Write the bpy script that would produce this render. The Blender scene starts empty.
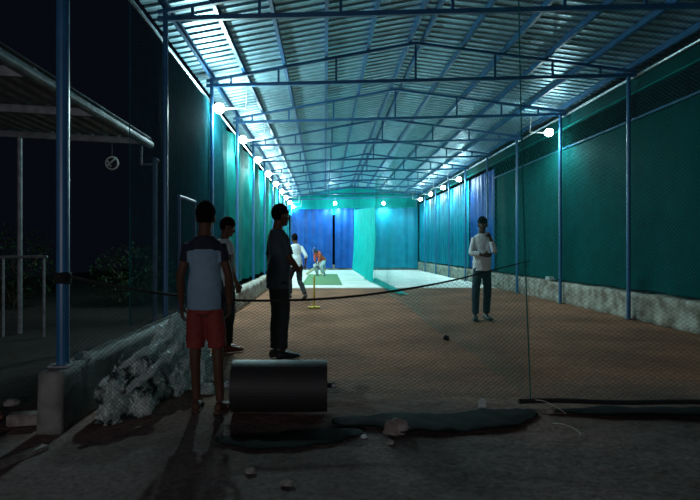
import bpy, bmesh, math, random
from mathutils import Vector, Matrix, noise
C = bpy.context.scene.collection
PI = math.pi
random.seed(7)
F = 520.0

# ------------------------------------------------------------------ helpers
def V(*a): return Vector(a)

def link(o, parent=None):
    C.objects.link(o)
    if parent: o.parent = parent
    return o

def obj(name, bm, mat, parent=None, smooth=False, recalc=True):
    me = bpy.data.meshes.new(name)
    if recalc: bmesh.ops.recalc_face_normals(bm, faces=bm.faces[:])
    bm.to_mesh(me); bm.free()
    if smooth:
        for p in me.polygons: p.use_smooth = True
    o = bpy.data.objects.new(name, me)
    for m in (mat if isinstance(mat, (list, tuple)) else [mat]): me.materials.append(m)
    return link(o, parent)

def tag(o, label=None, cat=None, group=None, kind=None):
    if label: o['label'] = label
    if cat: o['category'] = cat
    if group: o['group'] = group
    if kind: o['kind'] = kind
    return o

def empty(name, loc, label, cat, group=None, rz=0):
    o = bpy.data.objects.new(name, None); link(o)
    o.location = loc; o.rotation_euler = (0, 0, rz); o.empty_display_size = .1
    return tag(o, label, cat, group)

def copy_tree(o, parent=None):
    c = o.copy(); C.objects.link(c); c.parent = parent
    for ch in list(o.children): copy_tree(ch, c)
    return c

def box(bm, a, b, M=None):
    x0, y0, z0 = a; x1, y1, z1 = b
    vs = [bm.verts.new(V(x, y, z)) for x in (x0, x1) for y in (y0, y1) for z in (z0, z1)]
    if M:
        for v in vs: v.co = M @ v.co
    for f in ((0,1,3,2),(4,6,7,5),(0,4,5,1),(2,3,7,6),(0,2,6,4),(1,5,7,3)):
        bm.faces.new([vs[i] for i in f])
    return vs

def bevbox(bm, a, b, r=.006, M=None):
    t = bmesh.new(); box(t, a, b)
    bmesh.ops.bevel(t, geom=t.edges[:], offset=r, segments=2, affect='EDGES')
    if M: t.transform(M)
    merge(bm, t)

def merge(bm, t):
    me = bpy.data.meshes.new('tmp'); t.to_mesh(me); t.free(); bm.from_mesh(me); bpy.data.meshes.remove(me)

def loft(bm, secs, n=16, cap=True):
    rings = []
    for c, ax, ay in secs:
        rings.append([bm.verts.new(c + ax*math.cos(2*PI*i/n) + ay*math.sin(2*PI*i/n)) for i in range(n)])
    for r0, r1 in zip(rings, rings[1:]):
        for i in range(n):
            bm.faces.new((r0[i], r0[(i+1) % n], r1[(i+1) % n], r1[i]))
    if cap:
        bm.faces.new(rings[0][::-1]); bm.faces.new(rings[-1])

def frame(t):
    t = t.normalized()
    up = V(0,0,1) if abs(t.z) < .9 else V(0,1,0)
    a = up.cross(t).normalized(); return a, t.cross(a).normalized()

def tube(bm, pts, r, n=8):
    pts = [Vector(p) for p in pts]
    rs = r if isinstance(r, (list, tuple)) else [r]*len(pts)
    secs = []; pa = None
    for i, p in enumerate(pts):
        t = (pts[min(i+1, len(pts)-1)] - pts[max(i-1, 0)])
        if t.length < 1e-9: t = V(0,0,1)
        if pa is None: a, b = frame(t)
        else:
            t = t.normalized(); a = (pa - t*pa.dot(t)).normalized(); b = t.cross(a)
        pa = a
        secs.append((p, a*rs[i], b*rs[i]))
    loft(bm, secs, n)

def crv(pts, rads, k=4):
    """catmull-rom refine of a polyline with radii"""
    P = [Vector(p) for p in pts]; out = []; ro = []
    for i in range(len(P)-1):
        p0 = P[max(i-1,0)]; p1 = P[i]; p2 = P[i+1]; p3 = P[min(i+2,len(P)-1)]
        for j in range(k):
            t = j/k
            out.append(.5*((2*p1)+(p2-p0)*t+(2*p0-5*p1+4*p2-p3)*t*t+(3*p1-p0-3*p2+p3)*t**3))
            ro.append(rads[i]*(1-t)+rads[i+1]*t)
    out.append(P[-1]); ro.append(rads[-1])
    return out, ro

def ell(bm, c, r, M=None, u=16, v=12):
    t = bmesh.new(); bmesh.ops.create_uvsphere(t, u_segments=u, v_segments=v, radius=1)
    m = Matrix.Translation(c) @ (M or Matrix()) @ Matrix.Diagonal((r[0], r[1], r[2], 1))
    t.transform(m); merge(bm, t)

def wnoise(p, s=1.0, seed=0): return noise.noise(V(p[0]*s+seed*17.3, p[1]*s+seed*5.1, p[2]*s-seed*3.7))

# ------------------------------------------------------------------ materials
def new_mat(name):
    m = bpy.data.materials.new(name); m.use_nodes = True
    return m, m.node_tree.nodes, m.node_tree.links, m.node_tree.nodes['Principled BSDF']

def mat(name, c1, c2=None, scale=8, rough=.7, metal=0, bump=0, bscale=None, detail=5, spec=.5, trans=0, contrast=(.35,.65), coords='Object'):
    m, N, L, P = new_mat(name)
    P.inputs['Roughness'].default_value = rough; P.inputs['Metallic'].default_value = metal
    P.inputs['Specular IOR Level'].default_value = spec
    tc = N.new('ShaderNodeTexCoord')
    c2 = c2 or tuple(x*.75 for x in c1)
    nz = N.new('ShaderNodeTexNoise'); nz.inputs['Scale'].default_value = scale; nz.inputs['Detail'].default_value = detail
    L.new(tc.outputs[coords], nz.inputs['Vector'])
    cr = N.new('ShaderNodeValToRGB')
    cr.color_ramp.elements[0].position = contrast[0]; cr.color_ramp.elements[1].position = contrast[1]
    cr.color_ramp.elements[0].color = (*c2, 1); cr.color_ramp.elements[1].color = (*c1, 1)
    L.new(nz.outputs['Fac'], cr.inputs['Fac']); L.new(cr.outputs['Color'], P.inputs['Base Color'])
    if bump:
        n2 = N.new('ShaderNodeTexNoise'); n2.inputs['Scale'].default_value = bscale or scale*4; n2.inputs['Detail'].default_value = 6
        L.new(tc.outputs[coords], n2.inputs['Vector'])
        b = N.new('ShaderNodeBump'); b.inputs['Strength'].default_value = 1; b.inputs['Distance'].default_value = bump
        L.new(n2.outputs['Fac'], b.inputs['Height']); L.new(b.outputs['Normal'], P.inputs['Normal'])
    if trans:
        out = N['Material Output']; t = N.new('ShaderNodeBsdfTranslucent'); mx = N.new('ShaderNodeMixShader')
        mx.inputs['Fac'].default_value = trans
        L.new(cr.outputs['Color'], t.inputs['Color'])
        L.new(P.outputs[0], mx.inputs[1]); L.new(t.outputs[0], mx.inputs[2]); L.new(mx.outputs[0], out.inputs['Surface'])
    return m

def emis(name, col, s):
    m, N, L, P = new_mat(name)
    P.inputs['Base Color'].default_value = (*col, 1)
    P.inputs['Emission Color'].default_value = (*col, 1); P.inputs['Emission Strength'].default_value = s
    return m

def soil_mat():
    m, N, L, P = new_mat('red_soil')
    P.inputs['Roughness'].default_value = .95; P.inputs['Specular IOR Level'].default_value = .15
    tc = N.new('ShaderNodeTexCoord')
    def nz(s, d):
        n = N.new('ShaderNodeTexNoise'); n.inputs['Scale'].default_value = s; n.inputs['Detail'].default_value = d
        L.new(tc.outputs['Object'], n.inputs['Vector']); return n
    a = nz(.9, 6); b = nz(30, 6); c = nz(5, 8)
    r1 = N.new('ShaderNodeValToRGB'); e = r1.color_ramp.elements
    e[0].position = .35; e[0].color = (.17,.072,.038,1); e[1].position = .68; e[1].color = (.31,.132,.072,1)
    L.new(a.outputs['Fac'], r1.inputs['Fac'])
    r2 = N.new('ShaderNodeValToRGB'); e = r2.color_ramp.elements
    e[0].position = .3; e[0].color = (.6,.58,.56,1); e[1].position = .7; e[1].color = (1.15,1.12,1.1,1)
    L.new(b.outputs['Fac'], r2.inputs['Fac'])
    mx = N.new('ShaderNodeMix'); mx.data_type = 'RGBA'; mx.blend_type = 'MULTIPLY'; mx.inputs[0].default_value = 1
    L.new(r1.outputs[0], mx.inputs[6]); L.new(r2.outputs[0], mx.inputs[7]); 
    # greyer trampled soil outside the shed opening, red pitch soil inside
    sx = N.new('ShaderNodeSeparateXYZ'); L.new(tc.outputs['Object'], sx.inputs[0])
    m1 = N.new('ShaderNodeMath'); m1.operation = 'MULTIPLY_ADD'; m1.inputs[1].default_value = 1.6; L.new(a.outputs['Fac'], m1.inputs[0]); L.new(sx.outputs['Y'], m1.inputs[2])
    mr = N.new('ShaderNodeMapRange'); mr.inputs['From Min'].default_value = 4.1; mr.inputs['From Max'].default_value = 6.2; L.new(m1.outputs[0], mr.inputs['Value'])
    r3 = N.new('ShaderNodeValToRGB'); e = r3.color_ramp.elements
    e[0].position = .35; e[0].color = (.10,.075,.07,1); e[1].position = .68; e[1].color = (.19,.135,.135,1); L.new(a.outputs['Fac'], r3.inputs['Fac'])
    mz = N.new('ShaderNodeMix'); mz.data_type = 'RGBA'; L.new(mr.outputs[0], mz.inputs[0]); L.new(r3.outputs[0], mz.inputs[6]); L.new(r1.outputs[0], mz.inputs[7]); 
    mo = N.new('ShaderNodeMapRange'); mo.inputs['From Min'].default_value = -2.5; mo.inputs['From Max'].default_value = -2.0; L.new(sx.outputs['X'], mo.inputs['Value'])  # soil left of the wall darkened in colour to stand for unlit ground
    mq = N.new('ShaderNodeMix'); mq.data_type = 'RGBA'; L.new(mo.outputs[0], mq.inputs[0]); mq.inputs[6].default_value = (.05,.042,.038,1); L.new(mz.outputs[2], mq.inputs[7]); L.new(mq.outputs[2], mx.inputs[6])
    L.new(mx.outputs[2], P.inputs['Base Color'])
    ad = N.new('ShaderNodeMath'); ad.operation = 'MULTIPLY_ADD'; ad.inputs[1].default_value = .35
    L.new(b.outputs['Fac'], ad.inputs[0]); L.new(c.outputs['Fac'], ad.inputs[2])
    bp = N.new('ShaderNodeBump'); bp.inputs['Distance'].default_value = .03; bp.inputs['Strength'].default_value = .8
    L.new(ad.outputs[0], bp.inputs['Height']); L.new(bp.outputs[0], P.inputs['Normal'])
    return m

def slab_mat():
    return mat('pale_concrete', (.86,.86,.80), (.68,.68,.62), 1.2, .9, bump=.004, bscale=20)

M = dict(
    soil=soil_mat(), slab=slab_mat(),
    turf=mat('green_turf', (.16,.30,.14), (.11,.24,.10), 30, .95, bump=.006, bscale=300),
    blue=mat('blue_paint', (.03,.14,.30), (.022,.105,.24), 5, .38, bump=.0006, bscale=60),
    blue_dull=mat('weathered_blue_paint', (.10,.17,.28), (.06,.10,.18), 9, .5),
    galv=mat('galvanised_sheet', (.34,.55,.64), (.25,.44,.53), 6, .42, .6, bump=.0012, bscale=9),
    steel=mat('dull_steel', (.30,.32,.34), (.18,.19,.20), 10, .6, .5),
    pipe=mat('shiny_pipe', (.55,.6,.64), (.4,.45,.5), 8, .3, .8),
    shade=mat('green_shade_cloth', (.003,.24,.22), (.002,.165,.155), 2.0, .75, bump=.004, bscale=180, trans=.3, spec=.1),
    shade_d=mat('dark_green_shade_cloth', (.001,.078,.080), (.001,.056,.060), 2.0, .8, bump=.004, bscale=180, trans=.25, spec=.1),
    teal=mat('turquoise_net_cloth', (.01,.52,.47), (.008,.42,.39), 3, .7, bump=.004, bscale=180, trans=.45, spec=.1),
    tarp=mat('blue_tarpaulin', (.010,.10,.40), (.006,.065,.29), 2.2, .45, spec=.25, bump=.01, bscale=7, trans=.15),
    tarp_t=mat('teal_blue_tarpaulin', (.002,.25,.37), (.002,.18,.29), 2.2, .45, spec=.25, bump=.01, bscale=7, trans=.15),
    net_dark=mat('dark_green_netting', (.03,.07,.06), (.02,.05,.045), 5, .9, spec=.05),
    net_black=mat('black_netting', (.007,.009,.009), (.004,.005,.005), 9, .9, bump=.006, bscale=120, spec=.1),
    net_left=mat('dull_green_netting', (.012,.13,.16), (.008,.10,.13), 5, .9, spec=.03),
    net_teal=mat('teal_netting', (.01,.22,.20), (.008,.16,.15), 5, .9, spec=.05),
    rope=mat('black_rope', (.012,.014,.014), (.008,.008,.008), 40, .9, bump=.003, bscale=200),
    string=mat('pale_string', (.55,.52,.45), (.4,.38,.33), 40, .9),
    conc=mat('grey_concrete', (.25,.24,.23), (.14,.135,.13), 5, .92, bump=.01, bscale=30),
    stone=mat('whitewashed_stone', (.44,.41,.35), (.18,.14,.11), 4.5, .95, bump=.02, bscale=18),
    rubble=mat('grey_rubble', (.3,.27,.25), (.16,.12,.1), 14, .95, bump=.006, bscale=60),
    brick=mat('red_brick_bit', (.30,.12,.08), (.18,.07,.05), 14, .95, bump=.006, bscale=60),
    white=mat('white_plastic', (.75,.76,.76), (.6,.62,.62), 12, .45, trans=.35),
    film=mat('crumpled_white_plastic', (.88,.93,.92), (.6,.66,.66), 9, .28, bump=.03, bscale=10, contrast=(.4,.6), trans=.4),
    film_d=mat('crumpled_silver_and_black_plastic', (.88,.92,.9), (.05,.06,.055), 7, .25, bump=.03, bscale=10, contrast=(.44,.54), trans=.35),
    drum=mat('black_iron_drum', (.022,.023,.026), (.03,.022,.02), 6, .62, .2, bump=.002, bscale=25),
    led=emis('led_bulb', (.82,1,.98), 22), holder=mat('lamp_holder', (.8,.82,.8), (.7,.72,.7), 5, .5),
    yellow=mat('yellow_plastic', (.85,.62,.09), (.7,.5,.06), 5, .5),
    wood=mat('willow_wood', (.72,.60,.42), (.6,.48,.32), 12, .6), rubber=mat('black_rubber', (.02,.02,.022), None, 20, .8),
    leaf=mat('dark_leaf', (.03,.075,.025), (.015,.04,.012), 6, .6, trans=.3), bark=mat('bark', (.09,.06,.04), None, 20, .9, bump=.01),
    # people
    skin=mat('dark_brown_skin', (.10,.048,.03), (.08,.038,.024), 6, .6, spec=.2),
    hair=mat('black_hair', (.008,.007,.007), (.004,.004,.004), 60, .85, bump=.006, bscale=160, spec=.05),
    tee_blue=mat('pale_blue_grey_jersey', (.20,.31,.41), (.16,.25,.34), 3, .85, bump=.004, bscale=14),
    navy=mat('navy_jersey', (.007,.010,.026), (.005,.007,.018), 4, .85, bump=.004, bscale=14),
    red=mat('red_shorts_cloth', (.24,.026,.022), (.17,.018,.016), 4, .8, bump=.006, bscale=12),
    tee_light=mat('light_grey_tee', (.42,.46,.48), (.33,.37,.39), 3, .85, bump=.004, bscale=14),
    tee_slate=mat('slate_tee', (.045,.065,.085), (.03,.045,.06), 3, .85, bump=.005, bscale=14),
    white_c=mat('white_shirt_cloth', (.84,.87,.88), (.72,.76,.78), 4, .8, bump=.005, bscale=16),
    dark_c=mat('black_trouser_cloth', (.015,.017,.022), (.01,.011,.014), 4, .85, bump=.005, bscale=14),
    denim=mat('dark_blue_denim', (.025,.04,.07), (.018,.028,.05), 5, .85, bump=.005, bscale=14),
    shoe=mat('dark_shoe', (.03,.028,.028), None, 10, .6), shoe_r=mat('dull_red_shoe', (.25,.05,.04), None, 10, .6),
    sandal=mat('brown_sandal', (.10,.05,.03), None, 10, .6), orange=mat('orange_red_jersey', (.62,.11,.06), (.5,.08,.05), 5, .8),
    eye=mat('eye_white', (.8,.8,.78), (.75,.75,.72), 5, .25), iris=mat('eye_dark', (.02,.012,.01), None, 5, .25),
    lip=mat('lip', (.16,.06,.05), None, 8, .5), helmet=mat('blue_helmet', (.03,.06,.22), None, 5, .35),
)

# ------------------------------------------------------------------ ground
XL, XR = -2.075, 5.62           # net planes
def grid(xs, ys, fz):
    bm = bmesh.new()
    vs = [[bm.verts.new(V(x, y, fz(x, y))) for x in xs] for y in ys]
    for j in range(len(ys)-1):
        for i in range(len(xs)-1):
            bm.faces.new((vs[j][i], vs[j][i+1], vs[j+1][i+1], vs[j+1][i]))
    return bm
def lin(a, b, n): return [a + (b-a)*i/n for i in range(n+1)]
def gz(x, y):
    z = .012*noise.noise(V(x*1.6, y*1.6, 0)) + .006*noise.noise(V(x*6, y*6, 3))
    return z - .012
ys = lin(1.2, 8, 150) + lin(8.2, 34, 120)
xs = lin(-13, -3, 40) + lin(-2.9, 4, 140) + lin(4.1, 9, 40)
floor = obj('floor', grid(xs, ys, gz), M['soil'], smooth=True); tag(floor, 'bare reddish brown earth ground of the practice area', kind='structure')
bm = bmesh.new(); bevbox(bm, (-1.78, 16.7, -.05), (5.5, 30.9, .012), .004)
tag(obj('floor_slab', bm, M['slab']), 'pale concrete floor at far end of the shed', kind='structure')
bm = bmesh.new(); bevbox(bm, (-.8, 17.8, .0135), (.6, 25.6, .022), .004)
tag(obj('turf_mat', bm, M['turf']), 'green artificial turf mat on pale floor before the batter', 'mat')

# rough long boxes
def rough_box(a, b, step, amp, seed, sharp=1.0, M_=None):
    t = bmesh.new()
    nx = [max(1, round((b[i]-a[i])/step)) for i in range(3)]
    idx = {}
    def v(i, j, k):
        if (i,j,k) not in idx:
            p = V(a[0]+(b[0]-a[0])*i/nx[0], a[1]+(b[1]-a[1])*j/nx[1], a[2]+(b[2]-a[2])*k/nx[2])
            d = noise.noise_vector(p*2.6+V(seed,0,0))*amp + noise.noise_vector(p*9+V(0,seed,0))*amp*.5
            if k == 0: d.z = 0
            idx[(i,j,k)] = t.verts.new(p+d)
        return idx[(i,j,k)]
    for i in range(nx[0]):
        for j in range(nx[1]):
            for k in (0, nx[2]): t.faces.new((v(i,j,k), v(i+1,j,k), v(i+1,j+1,k), v(i,j+1,k)))
    for i in range(nx[0]):
        for k in range(nx[2]):
            for j in (0, nx[1]): t.faces.new((v(i,j,k), v(i+1,j,k), v(i+1,j,k+1), v(i,j,k+1)))
    for j in range(nx[1]):
        for k in range(nx[2]):
            for i in (0, nx[0]): t.faces.new((v(i,j,k), v(i,j+1,k), v(i,j+1,k+1), v(i,j,k+1)))
    if M_: t.transform(M_)
    return t

tag(obj('wall_left', rough_box((-1.96, 3.55, -.03), (-1.8, 9.2, .41), .06, .012, 2), M['conc'], smooth=True), 'low grey concrete kerb wall along left net', kind='structure')
tag(obj('wall_left_far', rough_box((-1.98, 9.2, -.03), (-1.76, 30.9, .40), .08, .03, 5), M['stone'], smooth=True), 'whitewashed rough kerb along the far left net', kind='structure')
tag(obj('wall_right', rough_box((5.52, 5.2, -.03), (5.85, 30.9, .47), .08, .035, 9), M['stone'], smooth=True), 'rough whitewashed stone kerb along the right net', kind='structure')
tag(obj('wall_far', rough_box((-1.75, 31.0, -.03), (5.5, 31.3, .3), .08, .03, 11), M['stone'], smooth=True), 'low pale kerb below the far tarpaulins', kind='structure')

# ------------------------------------------------------------------ roof
AX, AZ = 1.62, 4.93            # apex
LX, LZ = -2.12, 4.25
RX, RZ = 5.56, 4.42
def roof_z(x):
    return LZ+(AZ-LZ)*(x-LX)/(AX-LX) if x < AX else AZ+(RZ-AZ)*(x-AX)/(RX-AX)
Y0, Y1 = 3.6, 31.4
def sheet(xa, xb):
    bm = bmesh.new(); prof = []
    y = Y0; p = .2
    while y < Y1:
        for dy, dz in ((0,0),(.03,.035),(.06,.035),(.09,0),(.145,.004)):
            prof.append((y+dy, dz))
        y += p
    xs = lin(xa, xb, 5); base = .135
    rows = [[bm.verts.new(V(x, yy, roof_z(x)+base+dz)) for x in xs] for yy, dz in prof]
    for r0, r1 in zip(rows, rows[1:]):
        for i in range(5): bm.faces.new((r0[i], r0[i+1], r1[i+1], r1[i]))
    return bm
tag(obj('ceiling', sheet(LX-.2, AX+.02), M['galv']), 'corrugated metal roof slope on the left', kind='structure')
tag(obj('ceiling_right', sheet(AX-.02, RX+.25), M['galv']), 'corrugated metal roof slope on the right', kind='structure')

ORD = ['first','second','third','fourth','fifth','sixth','seventh','eighth','ninth','tenth','eleventh','twelfth','thirteenth','fourteenth']
TY = [6.6+2.7*k for k in range(10)]
def beam(bm, p, q, w, h):
    """box beam between points, w across, h vertical"""
    p, q = Vector(p), Vector(q); t = (q-p).normalized()
    a = V(0,0,1).cross(t)
    a = V(1,0,0) if a.length < 1e-4 else a.normalized()
    b = t.cross(a).normalized()
    vs = []
    for c in (p, q):
        for s, u in ((-1,-1),(1,-1),(1,1),(-1,1)): vs.append(bm.verts.new(c+a*s*w/2+b*u*h/2))
    for f in ((0,1,2,3),(7,6,5,4),(0,4,5,1),(1,5,6,2),(2,6,7,3),(3,7,4,0)): bm.faces.new([vs[i] for i in f])
def bot_z(x): return 4.17 + (4.36-4.17)*(x-LX)/(RX-LX)
tr = empty('roof_truss', (0, TY[0], 0), 'blue steel roof truss nearest the camera, cut by the top edge', 'truss', 'blue steel roof trusses')
bm = bmesh.new(); beam(bm, (LX,0,bot_z(LX)), (RX,0,bot_z(RX)), .05, .06); obj('bottom_chord', bm, M['blue'], tr)
for xa in (LX, RX):
    bm = bmesh.new(); beam(bm, (xa,0,roof_z(xa)), (AX,0,AZ), .05, .05); obj('top_chord', bm, M['blue'], tr)
for dx in (-3.3,-2.45,-1.42,0,1.42,2.45,3.3):
    x = AX+dx
    bm = bmesh.new(); beam(bm, (x,0,bot_z(x)+.02), (x,0,roof_z(x)-.02), .035, .035); obj('web_post', bm, M['blue'], tr)
for k in range(1, 10):
    t = copy_tree(tr); t.location.y = TY[k]
    t['label'] = 'blue steel gabled roof truss, %s one in from the open front' % ORD[k] if k < 9 else 'blue steel gabled roof truss at the far end wall'
PX = [-2.05,-1.47,-.75,0,.75,1.50,1.74,2.45,3.2,3.95,4.7,5.45]
for k, x in enumerate(PX):
    bm = bmesh.new(); z = roof_z(x)
    # C section: web + two flanges
    s = 1
    box(bm, (-.002, Y0+.1, .03), (.002, Y1-.1, .13)); box(bm, (0, Y0+.1, .03), (.05*s, Y1-.1, .034)); box(bm, (0, Y0+.1, .126), (.05*s, Y1-.1, .13))
    o = obj('roof_purlin', bm, M['blue']); o.location = (x, 0, z)
    tag(o, 'long blue purlin running under the roof, %s from the left eave' % ORD[k], 'purlin', 'roof purlins')
# columns
lab = ['beside the hanging lean-to bracket', 'just behind the man in red shorts']
def column(x, y, z0, z1, r, label, foot=True):
    e = empty('steel_column', (x, y, z0), label, 'column', 'blue steel columns')
    bm = bmesh.new(); tube(bm, [(0,0,0),(0,0,z1-z0)], r, 16); obj('shaft', bm, M['blue'], e, smooth=False)
    if foot:
        bm = bmesh.new(); bevbox(bm, (-r*1.7,-r*1.7,0), (r*1.7,r*1.7,.012), .002)
        for a in range(4):
            c = math.cos(a*PI/2+PI/4)*r*2; s_ = math.sin(a*PI/2+PI/4)*r*2
            tube(bm, [(c*.85,s_*.85,.01),(c*.85,s_*.85,.03)], .006, 6)
        obj('base_plate', bm, M['steel'], e)
    return e
p = column(-1.89, 3.75, .41, 4.3, .044, 'thick blue front post on the end of the low concrete wall')
bm = bmesh.new()
for k in range(5):
    z = .60+.016*k
    tube(bm, [(math.cos(a)*.05, math.sin(a)*.05, z+.003*math.sin(3*a+k)) for a in lin(0, 2*PI, 14)], .010, 6)
tag(obj('rope_lashing', bm, M['rope'], p), 'black rope lashing')
for k, y in enumerate(TY):
    l = 'blue column of the left net wall, %s behind the thick front post' % ORD[k]
    column(-2.025, y, 0, roof_z(-2.025)-.02, .032, l)
for k, y in enumerate(TY[1:]):
    column(5.43, y, 0, bot_z(5.43)-.02, .035, 'blue column standing before the right kerb, %s one from the camera' % ORD[k])
# eave beams / rails
def rail(name, p, q, r, m, label, cat='rail'):
    bm = bmesh.new(); tube(bm, [p, q], r, 10); return tag(obj(name, bm, m), label, cat)
rail('eave_pipe', (-2.13,3.6,3.98), (-2.13,30.9,3.98), .025, M['pipe'], 'shiny pipe along the top of left net wall')
rail('eave_pipe', (5.58,3.9,4.36), (5.58,30.9,4.36), .03, M['pipe'], 'shiny pipe along the right eave', )
rail('net_rail', (5.56,3.9,4.06), (5.56,30.9,4.06), .018, M['net_teal'], 'green net-wrapped wire below the right eave pipe')
rail('net_rail', (5.6,3.9,3.60), (5.6,17.2,3.60), .022, M['blue'], 'blue rail along the top of green right shade net')

# ------------------------------------------------------------------ cloth walls
def curtain(name, p0, p1, z0, z1, mat_, label, cat, amp=.05, wl=.5, seed=0, group=None, du=.06, nz=14, sag=0, irregular=1.0, flare=0, top_wave=0, drop=0):
    p0 = Vector((*p0, 0)); p1 = Vector((*p1, 0)); L_ = (p1-p0).length; t = (p1-p0)/L_; n = V(-t.y, t.x, 0)
    nu = max(8, int(L_/du)); bm = bmesh.new(); rows = []
    for j in range(nz+1):
        v = j/nz; r = []
        for i in range(nu+1):
            u = L_*i/nu
            ph = 2*PI*u/wl + 2.2*noise.noise(V(u*.9, seed, v*.6))*irregular
            a = amp*(.55+.8*abs(noise.noise(V(u*.5, seed+4, 1))))
            d = a*math.sin(ph)*(1-.45*v) + a*.8*noise.noise(V(u*2.3, v*2.5, seed+9)) + flare*(1-v)**3
            tp = z1 - drop*(i/nu) - sag*(4*(i/nu)*(1-i/nu)) + top_wave*math.sin(2*PI*u/2.7)
            zz = z0 + (tp-z0)*v + (1-v)*.03*noise.noise(V(u*1.5, seed, 7))
            r.append(bm.verts.new(p0+t*(u+.35*a*math.cos(ph))+n*d+V(0,0,zz)))
        rows.append(r)
    for a_, b_ in zip(rows, rows[1:]):
        for i in range(nu): bm.faces.new((a_[i], a_[i+1], b_[i+1], b_[i]))
    return tag(obj(name, bm, mat_, smooth=True), label, cat, group)

curtain('shade_net', (XL-.07,11.0), (XL-.07,30.8), .46, 3.90, M['shade'], 'teal green shade net hanging in folds along the left wall', 'net', .10, 1.15, 2, irregular=1.6)
curtain('shade_net', (XR,5.3), (XR,17.0), .52, 3.57, M['shade_d'], 'dark green shade net above the right stone kerb', 'net', .015, 1.3, 3, du=.1)
curtain('shade_net', (XR,5.3), (XR,30.8), 4.04, 4.36, M['shade_d'], 'narrow green net strip under the right eave', 'net', .01, .9, 4, du=.1, nz=4)
# right tarpaulins
e = [17.15, 20.1, 22.9, 25.6, 28.3, 30.9]
place = ['nearest, beside the dark green net', 'second from the dark green net', 'third from the dark green net', 'second from the far corner', 'in the far right corner']
for k in range(5):
    curtain('tarpaulin', (XR-.03,e[k]), (XR-.03,e[k+1]-.06), .54, 3.9, M['tarp'] if k < 1 else M['tarp_t'], ('blue tarpaulin' if k < 1 else 'teal blue tarpaulin')+' on the right wall, '+place[k], 'tarpaulin', .05, .42, 20+k, 'tarpaulins of the right wall', du=.04)
# far end
curtain('tarpaulin', (-1.98,30.85), (.44,30.85), .12, 3.62, M['tarp'], 'wide blue tarpaulin behind the batter, left of the dark gap', 'tarpaulin', .05, .5, 31, 'tarpaulins of the far end', du=.03)
curtain('tarpaulin', (.58,30.85), (1.70,30.85), .12, 3.66, M['tarp'], 'blue tarpaulin between the dark gap and the turquoise net', 'tarpaulin', .05, .4, 32, 'tarpaulins of the far end', du=.03)
curtain('tarpaulin', (1.76,30.85), (5.5,30.85), .12, 3.70, M['tarp_t'], 'teal blue tarpaulin behind the turquoise net at far end', 'tarpaulin', .05, .6, 33, 'tarpaulins of the far end', du=.04)
# gable net at the far end
bm = bmesh.new(); n = 40; lo = []; hi = []
for i in range(n+1):
    x = LX+(RX-LX)*i/n
    lo.append(bm.verts.new(V(x, 31.2+.03*math.sin(9*x), 3.3))); hi.append(bm.verts.new(V(x, 31.2, roof_z(x)+.1)))
for i in range(n): bm.faces.new((lo[i], lo[i+1], hi[i+1], hi[i]))
tag(obj('gable_net', bm, M['teal']), 'turquoise net closing the far gable under the roof', 'net')
# turquoise divider curtain
curtain('divider_net', (1.72,30.6), (1.82,18.7), .06, 3.55, M['teal'], 'turquoise divider net hanging lengthwise at the far end', 'net', .06, .8, 41, flare=-.12, sag=0, drop=.8)
# its trailing tail on the floor
bm = bmesh.new(); rows = []
for j in range(60):
    t = j/59; y = 21.5-7.5*t; w = .55*(1-t*.55)
    rows.append([bm.verts.new(V(1.72+.35*t+(i/8-.25)*w+.05*noise.noise(V(y,i,1)), y, .03+.06*abs(noise.noise(V(y*2.5, i*.7, 5)))*(1-t*.5))) for i in range(9)])
for a_, b_ in zip(rows, rows[1:]):
    for i in range(8): bm.faces.new((a_[i], a_[i+1], b_[i+1], b_[i]))
tag(obj('net_tail', bm, M['teal'], smooth=True), 'loose turquoise net hem trailing on the floor below divider', 'net')

# ------------------------------------------------------------------ real netting (strands)
def strand_tri(bm, pts, r):
    prev = None
    for i, p in enumerate(pts):
        t = pts[min(i+1, len(pts)-1)]-pts[max(i-1, 0)]
        a, b = frame(t if t.length > 1e-9 else V(0,0,1))
        ring = [bm.verts.new(p+a*r*math.cos(q)+b*r*math.sin(q)) for q in (0, 2.094, 4.189)]
        if prev:
            for q in range(3): bm.faces.new((prev[q], prev[(q+1) % 3], ring[(q+1) % 3], ring[q]))
        prev = ring
def netting(bm, S, U, W, cu, cw, r):
    """diamond net over (u in 0..U metres, w in 0..W metres); S maps (u/U,w/W) to a point"""
    for sgn in (1, -1):
        k = -int(W/cw)-2
        kmax = int(U/cu)+int(W/cw)+2
        for k in range(-kmax, kmax+1):
            pts = []
            nW = int(round(W/cw))
            for j in range(nW+1):
                w = j/nW; u = (k*cu + sgn*j*cu)/U
                if -1e-6 <= u <= 1+1e-6: pts.append(S(min(1,max(0,u)), w))
            if len(pts) > 1: strand_tri(bm, pts, r)

TOP_OLD = [(-1.86,3.75,1.05),(-1.60,4.05,.935),(-1.2,4.30,.853),(-.7,4.42,.815),(-.2,4.45,.812),(.2,4.45,.838),(.62,4.42,.90),(.95,4.38,.965),(1.2,4.33,1.022),(1.5,4.26,1.10),(1.66,4.2,1.17)]
ROPE = [(40,270),(62,275),(125,288),(180,296),(240,300.5),(300,300.5),(350,297),(400,290.5),(440,283),(470,276.5),(500,268),(540,258)]
def rope_pt(x, y):
    px = 325+F*x/y
    for (a,b),(c,d) in zip(ROPE, ROPE[1:]):
        if a <= px <= c: py = b+(d-b)*(px-a)/(c-a)
    return (x, y, 1.25-(py-249)*y/F)
TOP = [rope_pt(*q) for q in ((-1.85,3.75),(-1.6,3.70),(-1.35,3.74),(-1.18,3.95),(-1.02,4.28),(-.75,4.42),(-.4,4.45),(0,4.45),(.4,4.44),(.8,4.40),(1.1,4.35),(1.4,4.28),(1.66,4.2))]
def along(P, t):
    f = t*(len(P)-1); i = min(int(f), len(P)-2); q = f-i
    return Vector(P[i])*(1-q)+Vector(P[i+1])*q
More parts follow.
